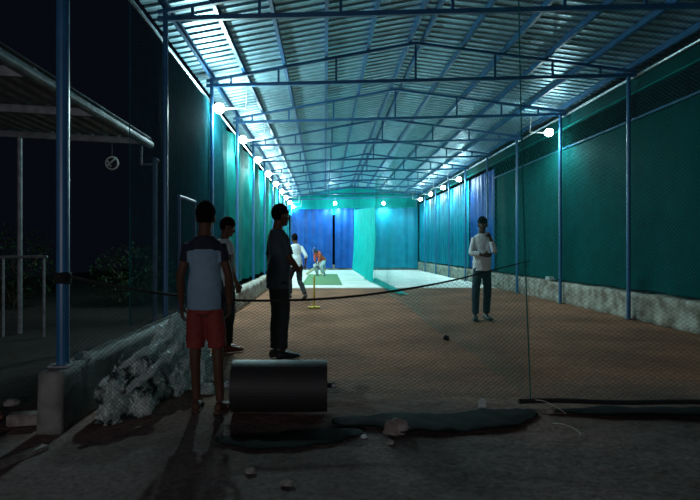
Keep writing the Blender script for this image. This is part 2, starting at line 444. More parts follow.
TOPS = crv(TOP, [1]*len(TOP), 6)[0]
def S_front(u, w):
    p = along(TOPS, u)
    z = .02 + (p.z-.02)*w
    d = .05*math.sin(7*u*PI)*(1-w)
    return V(p.x, p.y + d*.4 - .03*(1-w)**2, z)
fn = empty('front_net', (-.1, 4.3, 0), 'sagging dark net across the left bay behind the roller', 'net')
fn.location = (0,0,0)
bm = bmesh.new(); netting(bm, S_front, 3.75, .9, .042, .03, .0012); obj('netting', bm, M['net_dark'], fn, recalc=False)
bm = bmesh.new(); tube(bm, TOPS, [.0105 if i < .7*len(TOPS) else .0105-.008*(i/len(TOPS)-.7)/.3 for i in range(len(TOPS))], 8); obj('head_rope', bm, M['rope'], fn)
def S_right(u, w):
    x = 1.66-.12*w + (5.4-1.66+.12*w)*u
    return V(x, 4.2-.1*u + .03*math.sin(u*9+w*4), .04+3.95*w)
fr = empty('front_net', (0,0,0), 'tall fine net closing the front of the right bay', 'net')
bm = bmesh.new(); netting(bm, S_right, 3.75, 3.95, .05, .035, .0009); obj('netting', bm, M['net_dark'], fr, recalc=False)
bm = bmesh.new(); tube(bm, [S_right(0, w)+V(0,-.003,0) for w in lin(0,1,12)], .005, 6); obj('edge_rope', bm, M['net_teal'], fr)
bm = bmesh.new(); tube(bm, [(1.55+ (5.4-1.55)*t, 4.16-.06*t+.01*math.sin(13*t), .03+.006*math.sin(23*t)) for t in lin(0,1,50)], .02, 8); obj('foot_rope', bm, M['rope'], fr)
def S_div(u, w):
    y = 4.25+14.4*u; x = 1.66+.12*u + .03*math.sin(y*1.3+w*2)
    return V(x, y, .04 + (4.0-.6*math.sin(PI*min(1,u*1.0))*.5-.35*u)*w)
bm = bmesh.new(); netting(bm, S_div, 14.4, 3.9, .08, .06, .0010)
tag(obj('divider_net', bm, M['net_teal'], recalc=False), 'thin see-through divider net between the two bays', 'net')
def S_rw(u, w): return V(5.52, 6.7+10.5*u, .5+3.55*w)
bm = bmesh.new(); netting(bm, S_rw, 10.5, 3.55, .09, .065, .002)
tag(obj('wall_net', bm, M['net_teal'], recalc=False), 'knotted green net hanging before the right shade cloth', 'net')

def S_lw(u, w): return V(XL+.015*math.sin(u*7+w*2), 5.53+5.45*u, .44+3.48*w)
bm = bmesh.new(); netting(bm, S_lw, 5.45, 3.48, .052, .039, .0021)
lw = tag(obj('wall_net', bm, M['net_left'], recalc=False), 'dark see-through net stretched along the near left wall', 'net')
bm = bmesh.new(); tube(bm, [(XL,5.53,.44),(XL,5.53,3.95)], .006, 6); obj('edge_rope', bm, M['net_left'], lw)

# net bundles on the ground
def bundle(name, pts, wid, hgt, mat_, label, seed, amp=.03):
    P, _ = crv(pts, [1]*len(pts), 10); bm = bmesh.new(); secs = []
    for i, p in enumerate(P):
        t = P[min(i+1,len(P)-1)]-P[max(i-1,0)]; t.normalize(); s = V(t.y,-t.x,0).normalized()
        e_ = min(1, 3.0*min(i, len(P)-1-i)/len(P)+.25)
        ww = wid*e_*(1+.4*noise.noise(V(i*.23,seed,0))); hh = hgt*e_*(1+.5*noise.noise(V(i*.31,seed,3)))
        secs.append((p+V(0,0,hh*.75), s*ww, V(0,0,hh)))
    loft(bm, secs, 24)
    for v in bm.verts: v.co += noise.noise_vector(v.co*14+V(seed,0,0))*amp*.4 + noise.noise_vector(v.co*5)*amp*.3
    for v in bm.verts: v.co.z = max(v.co.z, -.01)
    return tag(obj(name, bm, mat_, smooth=True), label, 'net')
bundle('net_bundle', [(.05,3.78,0),(.5,3.74,0),(.9,3.72,0),(1.3,3.84,0),(1.6,4.0,0)], .20, .018, M['net_black'], 'dark slack net bunched on the ground right of the roller', 1, .02)
bundle('net_bundle', [(1.72,4.0,0),(2.4,3.97,0),(3.2,3.95,0),(4.4,3.93,0)], .10, .018, M['net_black'], 'dark net bottom bunched along the right bay front', 2, .015)
bundle('net_bundle', [(-.72,3.42,0),(-.4,3.36,0),(0.0,3.46,0),(.25,3.58,0)], .13, .010, M['net_black'], 'dark net end lying on the ground before the roller', 3, .010)

# ------------------------------------------------------------------ lamps
LC = (.62,.98,1.0)
def lamp(x, y, z, rx, label, group, power, hang, up=.3):
    """bulb at (x,y,z); rod drops from the truss at rx, then an arm reaches to the bulb"""
    e = empty('led_lamp', (x, y, z), label, 'lamp', group)
    s = 1 if rx > x else -1
    if rx == x:
        bm = bmesh.new(); tube(bm, [(0,0,.1),(0,0,hang)], .008, 8); obj('hanging_rod', bm, M['holder'], e)
        Mx = Matrix.Rotation(0, 4, 'X')
    else:
        bm = bmesh.new(); tube(bm, [(rx-x+.03,0,hang),(rx-x,0,.03),(rx-x,0,0),(s*.1,0,0)], .010, 8); obj('bracket_arm', bm, M['holder'], e)
        Mx = Matrix.Rotation(s*PI/2, 4, 'Y')
    bm = bmesh.new(); loft(bm, [(V(0,0,a), V(r,0,0), V(0,r,0)) for a, r in ((.12,.018),(.10,.024),(.07,.026),(.055,.034),(.045,.034))], 16); bm.transform(Mx); obj('lamp_holder', bm, M['holder'], e, smooth=True)
    bm = bmesh.new(); loft(bm, [(V(0,0,a), V(r,0,0), V(0,r,0)) for a, r in ((.046,.036),(.02,.07),(-.01,.088),(-.05,.092),(-.09,.082),(-.12,.055),(-.135,.015))], 20); bm.transform(Mx)
    b = obj('bulb', bm, M['led'], e, smooth=True); b.visible_shadow = True
    l = bpy.data.lights.new('lamp_light', 'POINT'); l.energy = power; l.color = LC; l.shadow_soft_size = .07
    lo_ = bpy.data.objects.new('lamp_light', l); link(lo_, e); lo_.location = (0, 0, -.19 if rx == x else -.15)
    l.energy = power*up
    l2 = bpy.data.lights.new('lamp_beam', 'SPOT'); l2.energy = power*(1-up); l2.color = LC; l2.shadow_soft_size = .07; l2.spot_size = PI*.97; l2.spot_blend = .35
    lb = bpy.data.objects.new('lamp_beam', l2); link(lb, e); lb.location = lo_.location; lb.rotation_euler = (0, {1:-.25,-1:.25}.get(s, 0) if rx != x else 0, 0)
    return e
PW = 95
for k, y in enumerate(TY[1:]):
    lamp(-1.86, y+.05, 3.78, -1.42, 'bright LED bulb on white arm along left net, %s from the camera' % ORD[k], 'left lamps', PW*(1.6 if k == 0 else 1.2), .42, .6 if k == 0 else .16)
for k, y in enumerate((12.05, 20.15, 22.85, 25.55, 28.25)):
    lamp(5.15, y, 3.95, 4.75, 'bright LED bulb under the right eave, %s from the camera' % ORD[k], 'right lamps', PW*(.7 if k == 0 else 1.15), .38, .2)
for x, w in ((.58, 'above the dark gap in blue tarpaulins'), (3.40, 'right of the turquoise divider net')):
    lamp(x, 30.2, 3.95, x, 'bright bulb hanging at the far end, '+w, 'far lamps', PW*1.2, .3, .25)

# ------------------------------------------------------------------ people
def remesh(bm, name, mat_, parent, vox, smooth_it=2, wr=0, seed=0, hem=None):
    me = bpy.data.meshes.new('tmp'); bmesh.ops.recalc_face_normals(bm, faces=bm.faces[:]); bm.to_mesh(me); bm.free()
    o = bpy.data.objects.new('tmp', me); C.objects.link(o)
    m = o.modifiers.new('r', 'REMESH'); m.mode = 'VOXEL'; m.voxel_size = vox; m.adaptivity = 0
    dg = bpy.context.evaluated_depsgraph_get(); dg.update()
    me2 = bpy.data.meshes.new_from_object(o.evaluated_get(dg)); bpy.data.objects.remove(o); bpy.data.meshes.remove(me)
    b2 = bmesh.new(); b2.from_mesh(me2)
    for _ in range(smooth_it): bmesh.ops.smooth_vert(b2, verts=b2.verts[:], factor=.5, use_axis_x=True, use_axis_y=True, use_axis_z=True)
    if wr:
        b2.normal_update()
        for v in b2.verts:
            p = v.co
            v.co = p + v.normal*wr*(noise.noise(V(p.x*9+seed, p.y*9, p.z*22)) + .6*noise.noise(V(p.x*25, p.y*25+seed, p.z*34)))
    b2.to_mesh(me2); b2.free(); me2.name = name
    for p in me2.polygons: p.use_smooth = True
    me2.materials.clear()
    for mm in (mat_ if isinstance(mat_, (list, tuple)) else [mat_]): me2.materials.append(mm)
    o = bpy.data.objects.new(name, me2); return link(o, parent)

def rot_about(p, piv, ang, axis='X'):
    return Matrix.Rotation(ang, 3, axis) @ (Vector(p)-piv) + piv

ARM_DOWN = {s: dict(el=(.225*s,-.02,1.13), wr=(.235*s,.04,.88), hd=(0.02*s,.12,-1), curl=.5) for s in (1,-1)}
LEG_STAND = {s: dict(kn=(.10*s,.015,.50), an=(.105*s,-.01,.09), toe=(.02*s,1,0)) for s in (1,-1)}
def person(loc, rz, scale, label, top, bottom, shoes, arms=None, legs=None, lean=0, pel=(0,0,.94), head_turn=0, head_nod=0, sleeve=.55, shorts=False,
           slim=1.0, helmet=False, yoke=None, shirt_hem=.86, vox=.0075, gloves=None, pads=None, seed=0, sandals=False):
    arms = arms or ARM_DOWN; legs = legs or LEG_STAND
    root = empty('person', loc, label, 'person', None, rz); root.scale = (scale,)*3
    pel = Vector(pel); dz = pel.z-.94
    def U(p):    # torso frame -> local
        p = Vector(p)+V(pel.x, pel.y, dz); return rot_about(p, pel, -lean)
    R3 = Matrix.Rotation(-lean, 3, 'X')
    ax, ay = R3 @ V(1,0,0), R3 @ V(0,1,0)
    def torso(bm, levels, inf=0, n=24):
        loft(bm, [(U((0,y,z)), ax*(w*slim+inf), ay*(d*slim+inf)) for z, y, w, d in levels], n)
    TORSO = [(.80,0,.10,.09),(.84,-.01,.145,.11),(.90,-.015,.162,.118),(.98,-.008,.152,.11),(1.08,.002,.136,.098),(1.18,.002,.142,.102),(1.28,.0,.158,.108),(1.36,-.008,.168,.102),(1.42,-.016,.158,.085),(1.455,-.022,.11,.07),(1.48,-.02,.066,.06)]
    shd = {s: U((.163*s*slim,-.015,1.405)) for s in (1,-1)}
    def armpts(s):
        a = arms[s]; return [shd[s], U(a['el']), U(a['wr'])]
    def legpts(s):
        l = legs[s]; hip = V(.09*s*slim+pel.x, pel.y-.005, .88+dz); return [hip, Vector(l['kn']), Vector(l['an'])]
    # --- body
    bm = bmesh.new(); torso(bm, TORSO)
    hc = U((0,.025,1.625)); HR = R3 @ Matrix.Rotation(head_turn, 3, 'Z') @ Matrix.Rotation(-head_nod, 3, 'X')
    nb = U((0,-.02,1.44))
    tube(bm, [nb, (nb+hc)*.5+R3@V(0,-.012,0), hc+HR@V(0,-.02,-.03)], [.062,.054,.056], 16)
    def hp(p): return hc + HR @ Vector(p)
    H4 = HR.to_4x4()
    ell(bm, hp((0,-.008,.028)), (.074,.094,.092), H4)          # cranium
    ell(bm, hp((0,.022,-.035)), (.058,.066,.082), H4)          # face/jaw
    ell(bm, hp((0,.062,-.088)), (.026,.024,.02), H4)           # chin
    loft(bm, [(hp((0,.086,.012)), HR@V(.009,0,0), HR@V(0,.008,0)), (hp((0,.1,-.018)), HR@V(.013,0,0), HR@V(0,.012,0)), (hp((0,.1,-.034)), HR@V(.017,0,0), HR@V(0,.013,0)), (hp((0,.086,-.042)), HR@V(.012,0,0), HR@V(0,.01,0))], 10)
    for s in (1,-1):
        ell(bm, hp((.074*s,-.006,-.008)), (.012,.022,.033), H4, 10, 8)
        ell(bm, hp((.03*s,.078,.022)), (.024,.012,.009), H4, 10, 8)   # brow
        ell(bm, hp((.04*s,.062,-.03)), (.022,.02,.02), H4, 10, 8)   # cheek
    for s in (1,-1):
        P = armpts(s)
        d1 = (P[1]-P[0]); d2 = (P[2]-P[1])
        pts = [P[0], P[0]+d1*.3, P[0]+d1*.75, P[1], P[1]+d2*.25, P[1]+d2*.65, P[2]]
        q, r = crv(pts, [.05*slim,.048*slim,.038,.036,.038,.03,.024], 3); tube(bm, q, r, 14)
        # hand: palm + five fingers
        a = arms[s]; hd = (R3 @ Vector(a['hd'])).normalized(); cu = a.get('curl', .5)
        pn = R3 @ Vector(a.get('pn', (-s,0,0))); pn = (pn-hd*pn.dot(hd)).normalized(); sd = hd.cross(pn).normalized()
        if a.get('flip'): sd = -sd
        # sd: towards the thumb side when it points forward
        if sd.dot(R3 @ Vector(a.get('thumb', (0,1,0)))) < 0: sd = -sd
        w = P[2]
        loft(bm, [(w-hd*.01, sd*.025, pn*.018), (w+hd*.03, sd*.036, pn*.016), (w+hd*.07, sd*.042, pn*.014), (w+hd*.092, sd*.04, pn*.012)], 14)
        for fi, (off, ln) in enumerate(((.030,.072),(.010,.080),(-.011,.074),(-.031,.058))):
            p = w+hd*.082+sd*off; dirv = hd.copy(); pts = [w+hd*.05+sd*off*.9, p]
            for seg in (.45,.32,.23):
                an = cu*(.55 if seg == .45 else .75)
                dirv = (dirv*math.cos(an)+pn*math.sin(an)).normalized(); 
                p = p+dirv*ln*seg*1.05; pts.append(p)
                axis_n = pn
                pn_new = (pn*math.cos(an)-hd*math.sin(an))
            q, r = crv(pts, [.0095,.0095,.0088,.008,.0068], 2); tube(bm, q, r, 8)
        tp = [w+hd*.02+sd*.02, w+hd*.045+sd*.045+pn*.008, w+hd*.07+sd*.058+pn*(.012+.01*cu), w+hd*.094+sd*.056+pn*(.018+.02*cu)]
        q, r = crv(tp, [.013,.0115,.010,.0085], 2); tube(bm, q, r, 8)
    for s in (1,-1):
        P = legpts(s); d1 = P[1]-P[0]; d2 = P[2]-P[1]
        back = V(0,-.02,0) if d2.z < -.2 else V(0,0,0)
        pts = [P[0], P[0]+d1*.3, P[0]+d1*.8, P[1], P[1]+d2*.28+back, P[1]+d2*.7, P[2]]
        q, r = crv(pts, [.088*slim,.082*slim,.058*slim,.052,.054*slim,.037,.034], 3); tube(bm, q, r, 16)
        toe = Vector(legs[s]['toe']).normalized(); a_ = P[2]; sd = V(toe.y,-toe.x,0).normalized(); up = sd.cross(toe).normalized()
        if up.z < 0: up = -up
        fo = lambda f, z, w_, h_: (a_+toe*f+up*z, sd*w_, up*h_)
        loft(bm, [fo(-.06,-.05,.022,.022), fo(-.045,-.05,.032,.034), fo(0,-.045,.034,.042), fo(.06,-.058,.040,.030), fo(.12,-.066,.045,.022), fo(.165,-.07,.040,.016), fo(.19,-.074,.022,.01)], 14)
    remesh(bm, 'body', M['skin'], root, vox, 2)
    # --- eyes, lips, hair
    for s in (1,-1):
        bm = bmesh.new(); ell(bm, hp((.03*s,.0765,.004)), (.013,.010,.008), H4, 10, 8); ey = obj('eye', bm, M['eye'], root, smooth=True)
        bm = bmesh.new(); ell(bm, hp((.03*s,.0845,.004)), (.006,.003,.006), H4, 10, 8); obj('iris', bm, M['iris'], ey, smooth=True)
    bm = bmesh.new(); ell(bm, hp((0,.083,-.062)), (.023,.010,.005), H4, 12, 8); ell(bm, hp((0,.083,-.069)), (.02,.010,.005), H4, 12, 8); obj('lips', bm, M['lip'], root, smooth=True)
    bm = bmesh.new()
    if not helmet:
        bmesh.ops.create_uvsphere(bm, u_segments=40, v_segments=30, radius=1)
        for v in bm.verts:
            c = v.co.copy(); p = V(c.x*.084, c.y*.104-.014, c.z*.112+.04)
            if c.z < -.1 and c.y > -.2: p *= .86; p.y -= .012
            if p.z < -.045: p.z = -.045+(p.z+.045)*.3
            p += c*.006*(noise.noise(c*9+V(seed,0,0)) + .5*noise.noise(c*22))
            v.co = hp(p)
        obj('hair', bm, M['hair'], root, smooth=True)
    else:
        bmesh.ops.create_uvsphere(bm, u_segments=32, v_segments=20, radius=1)
        for v in bm.verts:
            c = v.co.copy(); p = V(c.x*.1, c.y*.118-.005, max(c.z,-.35)*.12+.035); v.co = hp(p)
        ell(bm, hp((0,.12,.045)), (.075,.05,.01), H4)
        obj('helmet', bm, M['helmet'], root, smooth=True)
        bm = bmesh.new()
        for z in (-.02,-.05,-.08):
            tube(bm, [hp((.09*math.sin(a), .03+.1*math.cos(a), z)) for a in lin(-1.4,1.4,12)], .004, 6)
        obj('face_grille', bm, M['steel'], root)
    # --- shirt
    bm = bmesh.new()
    lv = [(shirt_hem,-.01,.176,.132)] + [t for t in TORSO if t[0] > shirt_hem+.03 and t[0] < 1.43] + [(1.425,-.018,.150,.082),(1.458,-.022,.105,.072),(1.478,-.022,.072,.064)]
    lv = [(z,y,w if z > 1.15 or z < shirt_hem+.01 else max(w,.172), d if z > 1.15 else max(d,.128)) for z,y,w,d in lv]
    torso(bm, lv, .016)
    for s in (1,-1):
        P = armpts(s); d1 = P[1]-P[0]; d2 = P[2]-P[1]
        if sleeve <= 1:
            pts = [P[0], P[0]+d1*.3, P[0]+d1*sleeve]; rr = [.062*slim,.064*slim,.062*slim]
        else:
            f = sleeve-1; pts = [P[0], P[0]+d1*.4, P[1], P[1]+d2*f*.5, P[1]+d2*f]; rr = [.062*slim,.06*slim,.05,.047,.042]
        q, r = crv(pts, rr, 3); tube(bm, q, r, 16)
    sh = remesh(bm, 'shirt', [top] + ([yoke] if yoke else []), root, max(vox, .009), 2, .005, seed)
    if yoke:
        for p in sh.data.polygons:
            c = p.center
            inv = rot_about(c, pel, lean)-V(pel.x,pel.y,dz)
            if inv.z > 1.352+.015*math.cos(inv.x*14) or abs(inv.x) > .172*slim+.006: p.material_index = 1
    # --- trousers or shorts
    bm = bmesh.new()
    torso(bm, [(.82,-.01,.13,.112),(.85,-.01,.155,.12),(.90,-.012,.168,.124),(.97,-.008,.158,.115),(1.0,-.006,.15,.11)], .010)
    for s in (1,-1):
        P = legpts(s); d1 = P[1]-P[0]; d2 = P[2]-P[1]
        if shorts:
            pts = [P[0], P[0]+d1*.3, P[0]+d1*.65, P[0]+d1*.9]; rr = [.10*slim,.105*slim,.103*slim,.10*slim]
        else:
            pts = [P[0], P[0]+d1*.35, P[1], P[1]+d2*.4+V(0,-.01,0), P[1]+d2*.95]; rr = [.102*slim,.096*slim,.07,.066,.058]
        q, r = crv(pts, rr, 4); tube(bm, q, r, 18)
    remesh(bm, 'shorts' if shorts else 'trousers', bottom, root, max(vox, .009), 2, .006, seed+3)
    # --- footwear
    for s in (1,-1):
        P = legpts(s); toe = Vector(legs[s]['toe']).normalized(); a_ = P[2]; sd = V(toe.y,-toe.x,0).normalized(); up = sd.cross(toe).normalized()
        if up.z < 0: up = -up
        bm = bmesh.new()
        fo = lambda f, z, w_, h_: (a_+toe*f+up*z, sd*w_, up*h_)
        if sandals:
            loft(bm, [fo(-.075,-.086,.02,.01), fo(-.05,-.086,.038,.01), fo(.05,-.086,.042,.01), fo(.13,-.086,.05,.01), fo(.19,-.086,.035,.01), fo(.205,-.086,.015,.01)], 14)
            for f, h, w_ in ((.06,-.05,.048),(.125,-.06,.052)):
                tube(bm, [a_+toe*f+sd*w_*math.cos(t)+up*(h-.03+.04*math.sin(t)) for t in lin(0,PI,10)], .009, 6)
        else:
            loft(bm, [fo(-.07,-.052,.024,.036), fo(-.055,-.048,.038,.046), fo(0,-.042,.042,.052), fo(.06,-.054,.047,.042), fo(.13,-.062,.053,.033), fo(.185,-.066,.046,.027), fo(.215,-.072,.02,.018)], 16)
        obj('sandal' if sandals else 'shoe', bm, shoes, root, smooth=True)
        if pads:
            d2 = P[1]-P[2]; bm = bmesh.new()
            q, r = crv([P[2]+V(0,.01,.02), P[2]+d2*.5+V(0,.03,0), P[1]+V(0,.03,.05)], [.075,.088,.085], 3); tube(bm, q, r, 14); obj('leg_pad', bm, pads, root, smooth=True)
    if gloves:
        for s in (1,-1):
            P = armpts(s); hd = (R3 @ Vector(arms[s]['hd'])).normalized(); bm = bmesh.new()
            q, r = crv([P[2]-hd*.04, P[2]+hd*.03, P[2]+hd*.075], [.038,.05,.046], 3); tube(bm, q, r, 12); obj('glove', bm, gloves, root, smooth=True)
    return root

person((-.925,4.02,0), .05, .915, 'person in red shorts and pale blue jersey with navy shoulders, seen from behind', M['tee_blue'], M['red'], M['sandal'],
       arms={1: dict(el=(.20,-.03,1.14), wr=(.195,.06,.90), hd=(-.05,.2,-1), curl=.6), -1: dict(el=(-.20,-.03,1.14), wr=(-.21,.05,.89), hd=(.02,.15,-1), curl=.5)},
       legs={1: dict(kn=(.105,.0,.50), an=(.125,-.02,.09), toe=(.35,1,0)), -1: dict(kn=(-.085,.01,.50), an=(-.08,.03,.09), toe=(-.1,1,0))},
       shorts=True, sandals=True, yoke=M['navy'], slim=.79, head_nod=.1, seed=1, vox=.0065)
person((-1.22,6.4,0), -1.0, .93, 'person in light grey tee and dark trousers, half hidden behind red shorts', M['tee_light'], M['dark_c'], M['shoe_r'],
       arms={1: dict(el=(.25,-.06,1.14), wr=(.28,.04,.90), hd=(0,.25,-1), curl=1.0), -1: dict(el=(-.23,-.02,1.14), wr=(-.22,.08,.9), hd=(0,.2,-1), curl=.6)},
       head_nod=.25, head_turn=-.3, slim=.92, seed=2)
person((-.53,5.98,0), -1.05, 1.0, 'person in slate tee and dark trousers standing behind the roller', M['tee_slate'], M['dark_c'], M['shoe'],
       arms={1: dict(el=(.19,.05,1.14), wr=(.12,.2,1.0), hd=(-.5,.6,.1), curl=.6, pn=(-.5,-.3,.2)), -1: dict(el=(-.215,-.02,1.13), wr=(-.215,.06,.89), hd=(0,.15,-1), curl=.6)},
       legs={1: dict(kn=(.07,.03,.50), an=(.07,.01,.09), toe=(.1,1,0)), -1: dict(kn=(-.07,.01,.50), an=(-.06,-.02,.09), toe=(-.1,1,0))},
       slim=.88, sleeve=.85, shirt_hem=.80, head_turn=.1, seed=3, vox=.0065)
person((-.72,12.9,0), .45, .93, 'person in white shirt and black trousers striding beside the yellow stump', M['white_c'], M['dark_c'], M['shoe'],
       arms={1: dict(el=(.24,-.14,1.15), wr=(.24,-.08,.92), hd=(0,.2,-1), curl=.6), -1: dict(el=(-.22,.14,1.17), wr=(-.16,.32,1.12), hd=(.1,1,.1), curl=.6)},
       legs={1: dict(kn=(.09,-.04,.50), an=(.12,-.34,.15), toe=(.05,1,-.45)), -1: dict(kn=(-.09,.22,.55), an=(-.09,.2,.12), toe=(0,1,.1))},
       sleeve=1.3, lean=.12, slim=.95, seed=4, vox=.011)
person((2.78,9.2,0), PI-.05, 1.03, 'person in white shirt facing us with one hand raised to the face', M['white_c'], M['denim'], M['shoe'],
       arms={1: dict(el=(.192,.06,1.15), wr=(.03,.185,1.11), hd=(-1,.1,.02), curl=.6, pn=(0,-1,0), thumb=(0,0,1)), -1: dict(el=(-.165,.17,1.17), wr=(-.085,.20,1.40), hd=(.35,-.35,1), curl=.9, pn=(.5,-1,0), thumb=(1,0,.2))},
       legs={1: dict(kn=(.11,.02,.50), an=(.12,.02,.09), toe=(.25,1,0)), -1: dict(kn=(-.09,.0,.50), an=(-.085,-.06,.09), toe=(-.15,1,0))},
       sleeve=1.75, slim=.80, head_turn=-.15, head_nod=.1, seed=5, shirt_hem=.84)
bt = person((-.2,24.0,.028), 2.45, .98, 'batter in orange red top, white trousers and helmet, crouched over a bat', M['orange'], M['white_c'], M['white'],
       arms={1: dict(el=(.16,.26,1.18), wr=(.05,.38,1.0), hd=(-.3,.5,-1), curl=1.0, thumb=(-1,0,0)), -1: dict(el=(-.12,.3,1.2), wr=(-.02,.4,1.08), hd=(.1,.5,-1), curl=1.0, thumb=(1,0,0))},
       legs={1: dict(kn=(.19,.17,.46), an=(.22,-.02,.09), toe=(.3,1,0)), -1: dict(kn=(-.17,.17,.46), an=(-.2,-.02,.09), toe=(-.3,1,0))},
       pel=(0,-.12,.74), lean=.85, head_nod=-.5, helmet=True, gloves=M['white'], pads=M['white'], sleeve=1.2, seed=6, vox=.012)
# bat held in the batter's gloves
bpy.context.view_layer.update()
Rb = Matrix.Rotation(2.45, 3, 'Z')
def bl(p): return V(-.2,24.0,.02) + Rb @ (Vector(p)*.98)
pv = V(0,-.12,.74); hands = rot_about(V(.01,.42-.12,1.04-.2-.05), pv, -.85)
hw = bl(hands); tipv = V(-.86, 23.7, .10)
dv = (tipv-hw).normalized(); A, B = frame(dv)
bat = empty('cricket_bat', hw, 'pale wooden cricket bat held low by the crouching batter', 'bat')
bm = bmesh.new(); tube(bm, [-dv*.12, dv*.2], .018, 10); obj('handle', bm, M['rubber'], bat)
L_ = (tipv-hw).length
bm = bmesh.new(); loft(bm, [(dv*.19, A*.02, B*.018), (dv*.24, B*.055, A*.022), (dv*(L_*.75), B*.06, A*.03), (dv*(L_-.03), B*.06, A*.02), (dv*L_, B*.045, A*.012)], 12); obj('blade', bm, M['wood'], bat, smooth=True)

# ------------------------------------------------------------------ stumps
st = empty('stump_stand', (-.23,11.0,0), 'single yellow stump on a flat base beside the front net rope', 'stump')
bm = bmesh.new(); bevbox(bm, (-.13,-.06,0), (.13,.06,.035), .01); obj('base', bm, M['yellow'], st)
bm = bmesh.new(); tube(bm, [(0,0,.03),(0,0,.62),(0,0,.66),(0,0,.68)], [.019,.019,.017,.01], 12); obj('stump', bm, M['yellow'], st, smooth=True)
st = empty('stump_stand', (-.1,24.8,.022), 'yellow stumps behind the batter on the turf', 'stump')
bm = bmesh.new(); bevbox(bm, (-.15,-.06,0), (.15,.06,.03), .01); obj('base', bm, M['yellow'], st)
for x in (-.09,0,.09):
    bm = bmesh.new(); tube(bm, [(x,0,.03),(x,0,.66),(x,0,.69)], [.018,.018,.01], 10); obj('stump', bm, M['yellow'], st, smooth=True)

# ------------------------------------------------------------------ roller
r = empty('pitch_roller', (-.345,4.02,0), 'heavy black iron pitch roller on the ground before the sagging net', 'roller')
bm = bmesh.new(); R_ = .195
loft(bm, [(V(a,0,R_), V(0,q,0), V(0,0,q)) for a, q in ((-.355,R_-.03),(-.36,R_-.012),(-.362,R_),(-.352,R_),(.352,R_),(.362,R_),(.36,R_-.012),(.355,R_-.03))], 48); obj('drum', bm, M['drum'], r, smooth=False)
for s in (1,-1):
    bm = bmesh.new(); tube(bm, [(s*.355,0,R_),(s*.43,0,R_)], .02, 12); tube(bm, [(s*.405,0,R_),(s*.418,0,R_)], .034, 12); obj('axle_stub', bm, M['steel'], r)

# ------------------------------------------------------------------ plastic heaps
def heap(name, c, r, mat_, label, seed, cat='plastic sheet', rz=0, amp=.35, sharp=7):
    bm = bmesh.new(); bmesh.ops.create_icosphere(bm, subdivisions=6, radius=1)
    for v in bm.verts:
        d = v.co.normalized(); f = 1 + amp*noise.noise(d*1.9+V(seed,0,0))
        rid = 1-abs(noise.noise(d*2.3+V(0,seed,0)))*4
        rid2 = 1-abs(noise.noise(d*sharp*1.6+V(0,0,seed)))*4
        f += .12*max(rid,-.5) + .09*max(rid2,-.5) + .06*max(1-abs(noise.noise(d*11+V(seed,seed,0)))*4, -.5)
        v.co = V(d.x*f*r[0], d.y*f*r[1], max(d.z*f*r[2], -.02))
    o = obj(name, bm, mat_, smooth=False); o.location = c; o.rotation_euler[2] = rz
    return tag(o, label, cat)
heap('plastic_heap', (-1.40,4.95,.0), (.29,.50,.52), M['film'], 'pale crumpled plastic heap behind the legs in red shorts', 3, sharp=3.5)
heap('plastic_sheet', (-1.51,4.12,.0), (.15,.36,.33), M['film_d'], 'silver and dark crumpled plastic sheeting against the low wall', 8, rz=-.25, amp=.5, sharp=3.5)
for pts, lab in (([(-1.70,3.86,.17),(-1.56,4.0,.34),(-1.42,4.25,.43),(-1.34,4.5,.50)], 'upper white folded plastic strip lying across the heap'), ([(-1.62,3.80,.06),(-1.46,3.92,.20),(-1.34,4.1,.32),(-1.28,4.3,.40)], 'lower white folded plastic strip lying across the heap')):
    P, R = crv(pts, [.03]*4, 8); bm = bmesh.new()
    tube(bm, [p+noise.noise_vector(p*9)*.02 for p in P], [.028+.014*noise.noise(p*12) for p in P], 10)
    for v in bm.verts: v.co += noise.noise_vector(v.co*25)*.014
    tag(obj('plastic_strip', bm, M['film']), lab, 'plastic strip')
heap('plastic_bag', (-1.03,4.58,0), (.06,.05,.06), M['film'], 'small white plastic bag at the foot of the heap', 12)
heap('plastic_scrap', (-1.86,4.0,.42), (.05,.04,.035), M['white'], 'crumpled white scrap on the low wall beside front post', 5, 'scrap')
heap('plastic_scrap', (1.24,4.10,.015), (.028,.018,.05), M['white'], 'upright pale scrap on the ground by the right net corner', 6, 'scrap')

# ------------------------------------------------------------------ small things on the ground
def rock(c, r, mat_, label, seed, name='stone', cat='stone', group=None):
    bm = bmesh.new(); bmesh.ops.create_icosphere(bm, subdivisions=3, radius=1)
    for v in bm.verts:
        d = v.co.normalized(); f = 1+.45*noise.noise(d*1.4+V(seed,2,0))+.15*noise.noise(d*4+V(seed,0,0)); v.co = V(d.x*f*r[0], d.y*f*r[1], max(d.z*f*r[2], -r[2]*.4))
    o = obj(name, bm, mat_, smooth=False); o.location = (c[0], c[1], r[2]*.3-.008); return tag(o, label, cat, group)
rock((.49,3.56), (.08,.055,.075), M['rubble'], 'grey stone on the dark net bundle right of the roller', 1)
rock((1.68,7.2), (.04,.03,.05), M['rubber'], 'small black lump on the brown floor near divider', 2, 'lump', 'lump')
rock((.26,3.46), (.02,.018,.018), M['white'], 'white pebble in front of the roller', 3)
rock((.42,3.36), (.03,.03,.022), M['rubble'], 'dark stone in front of the roller, right of the white pebble', 4)
rock((-.42,2.93), (.03,.025,.02), M['rubble'], 'grey stone in the foreground below the roller', 5)
rock((-.2,2.78), (.035,.025,.018), M['rubble'], 'flat stone nearest the camera in the foreground', 6)
rock((-.78,3.75), (.028,.028,.03), M['rubber'], 'dark lump between red shorts and the roller', 7, 'lump', 'lump')
rock((1.72,3.55+.45), (.05,.03,.03), M['rubble'], 'grey stone at the front corner of the divider net', 8)
pos_ = []
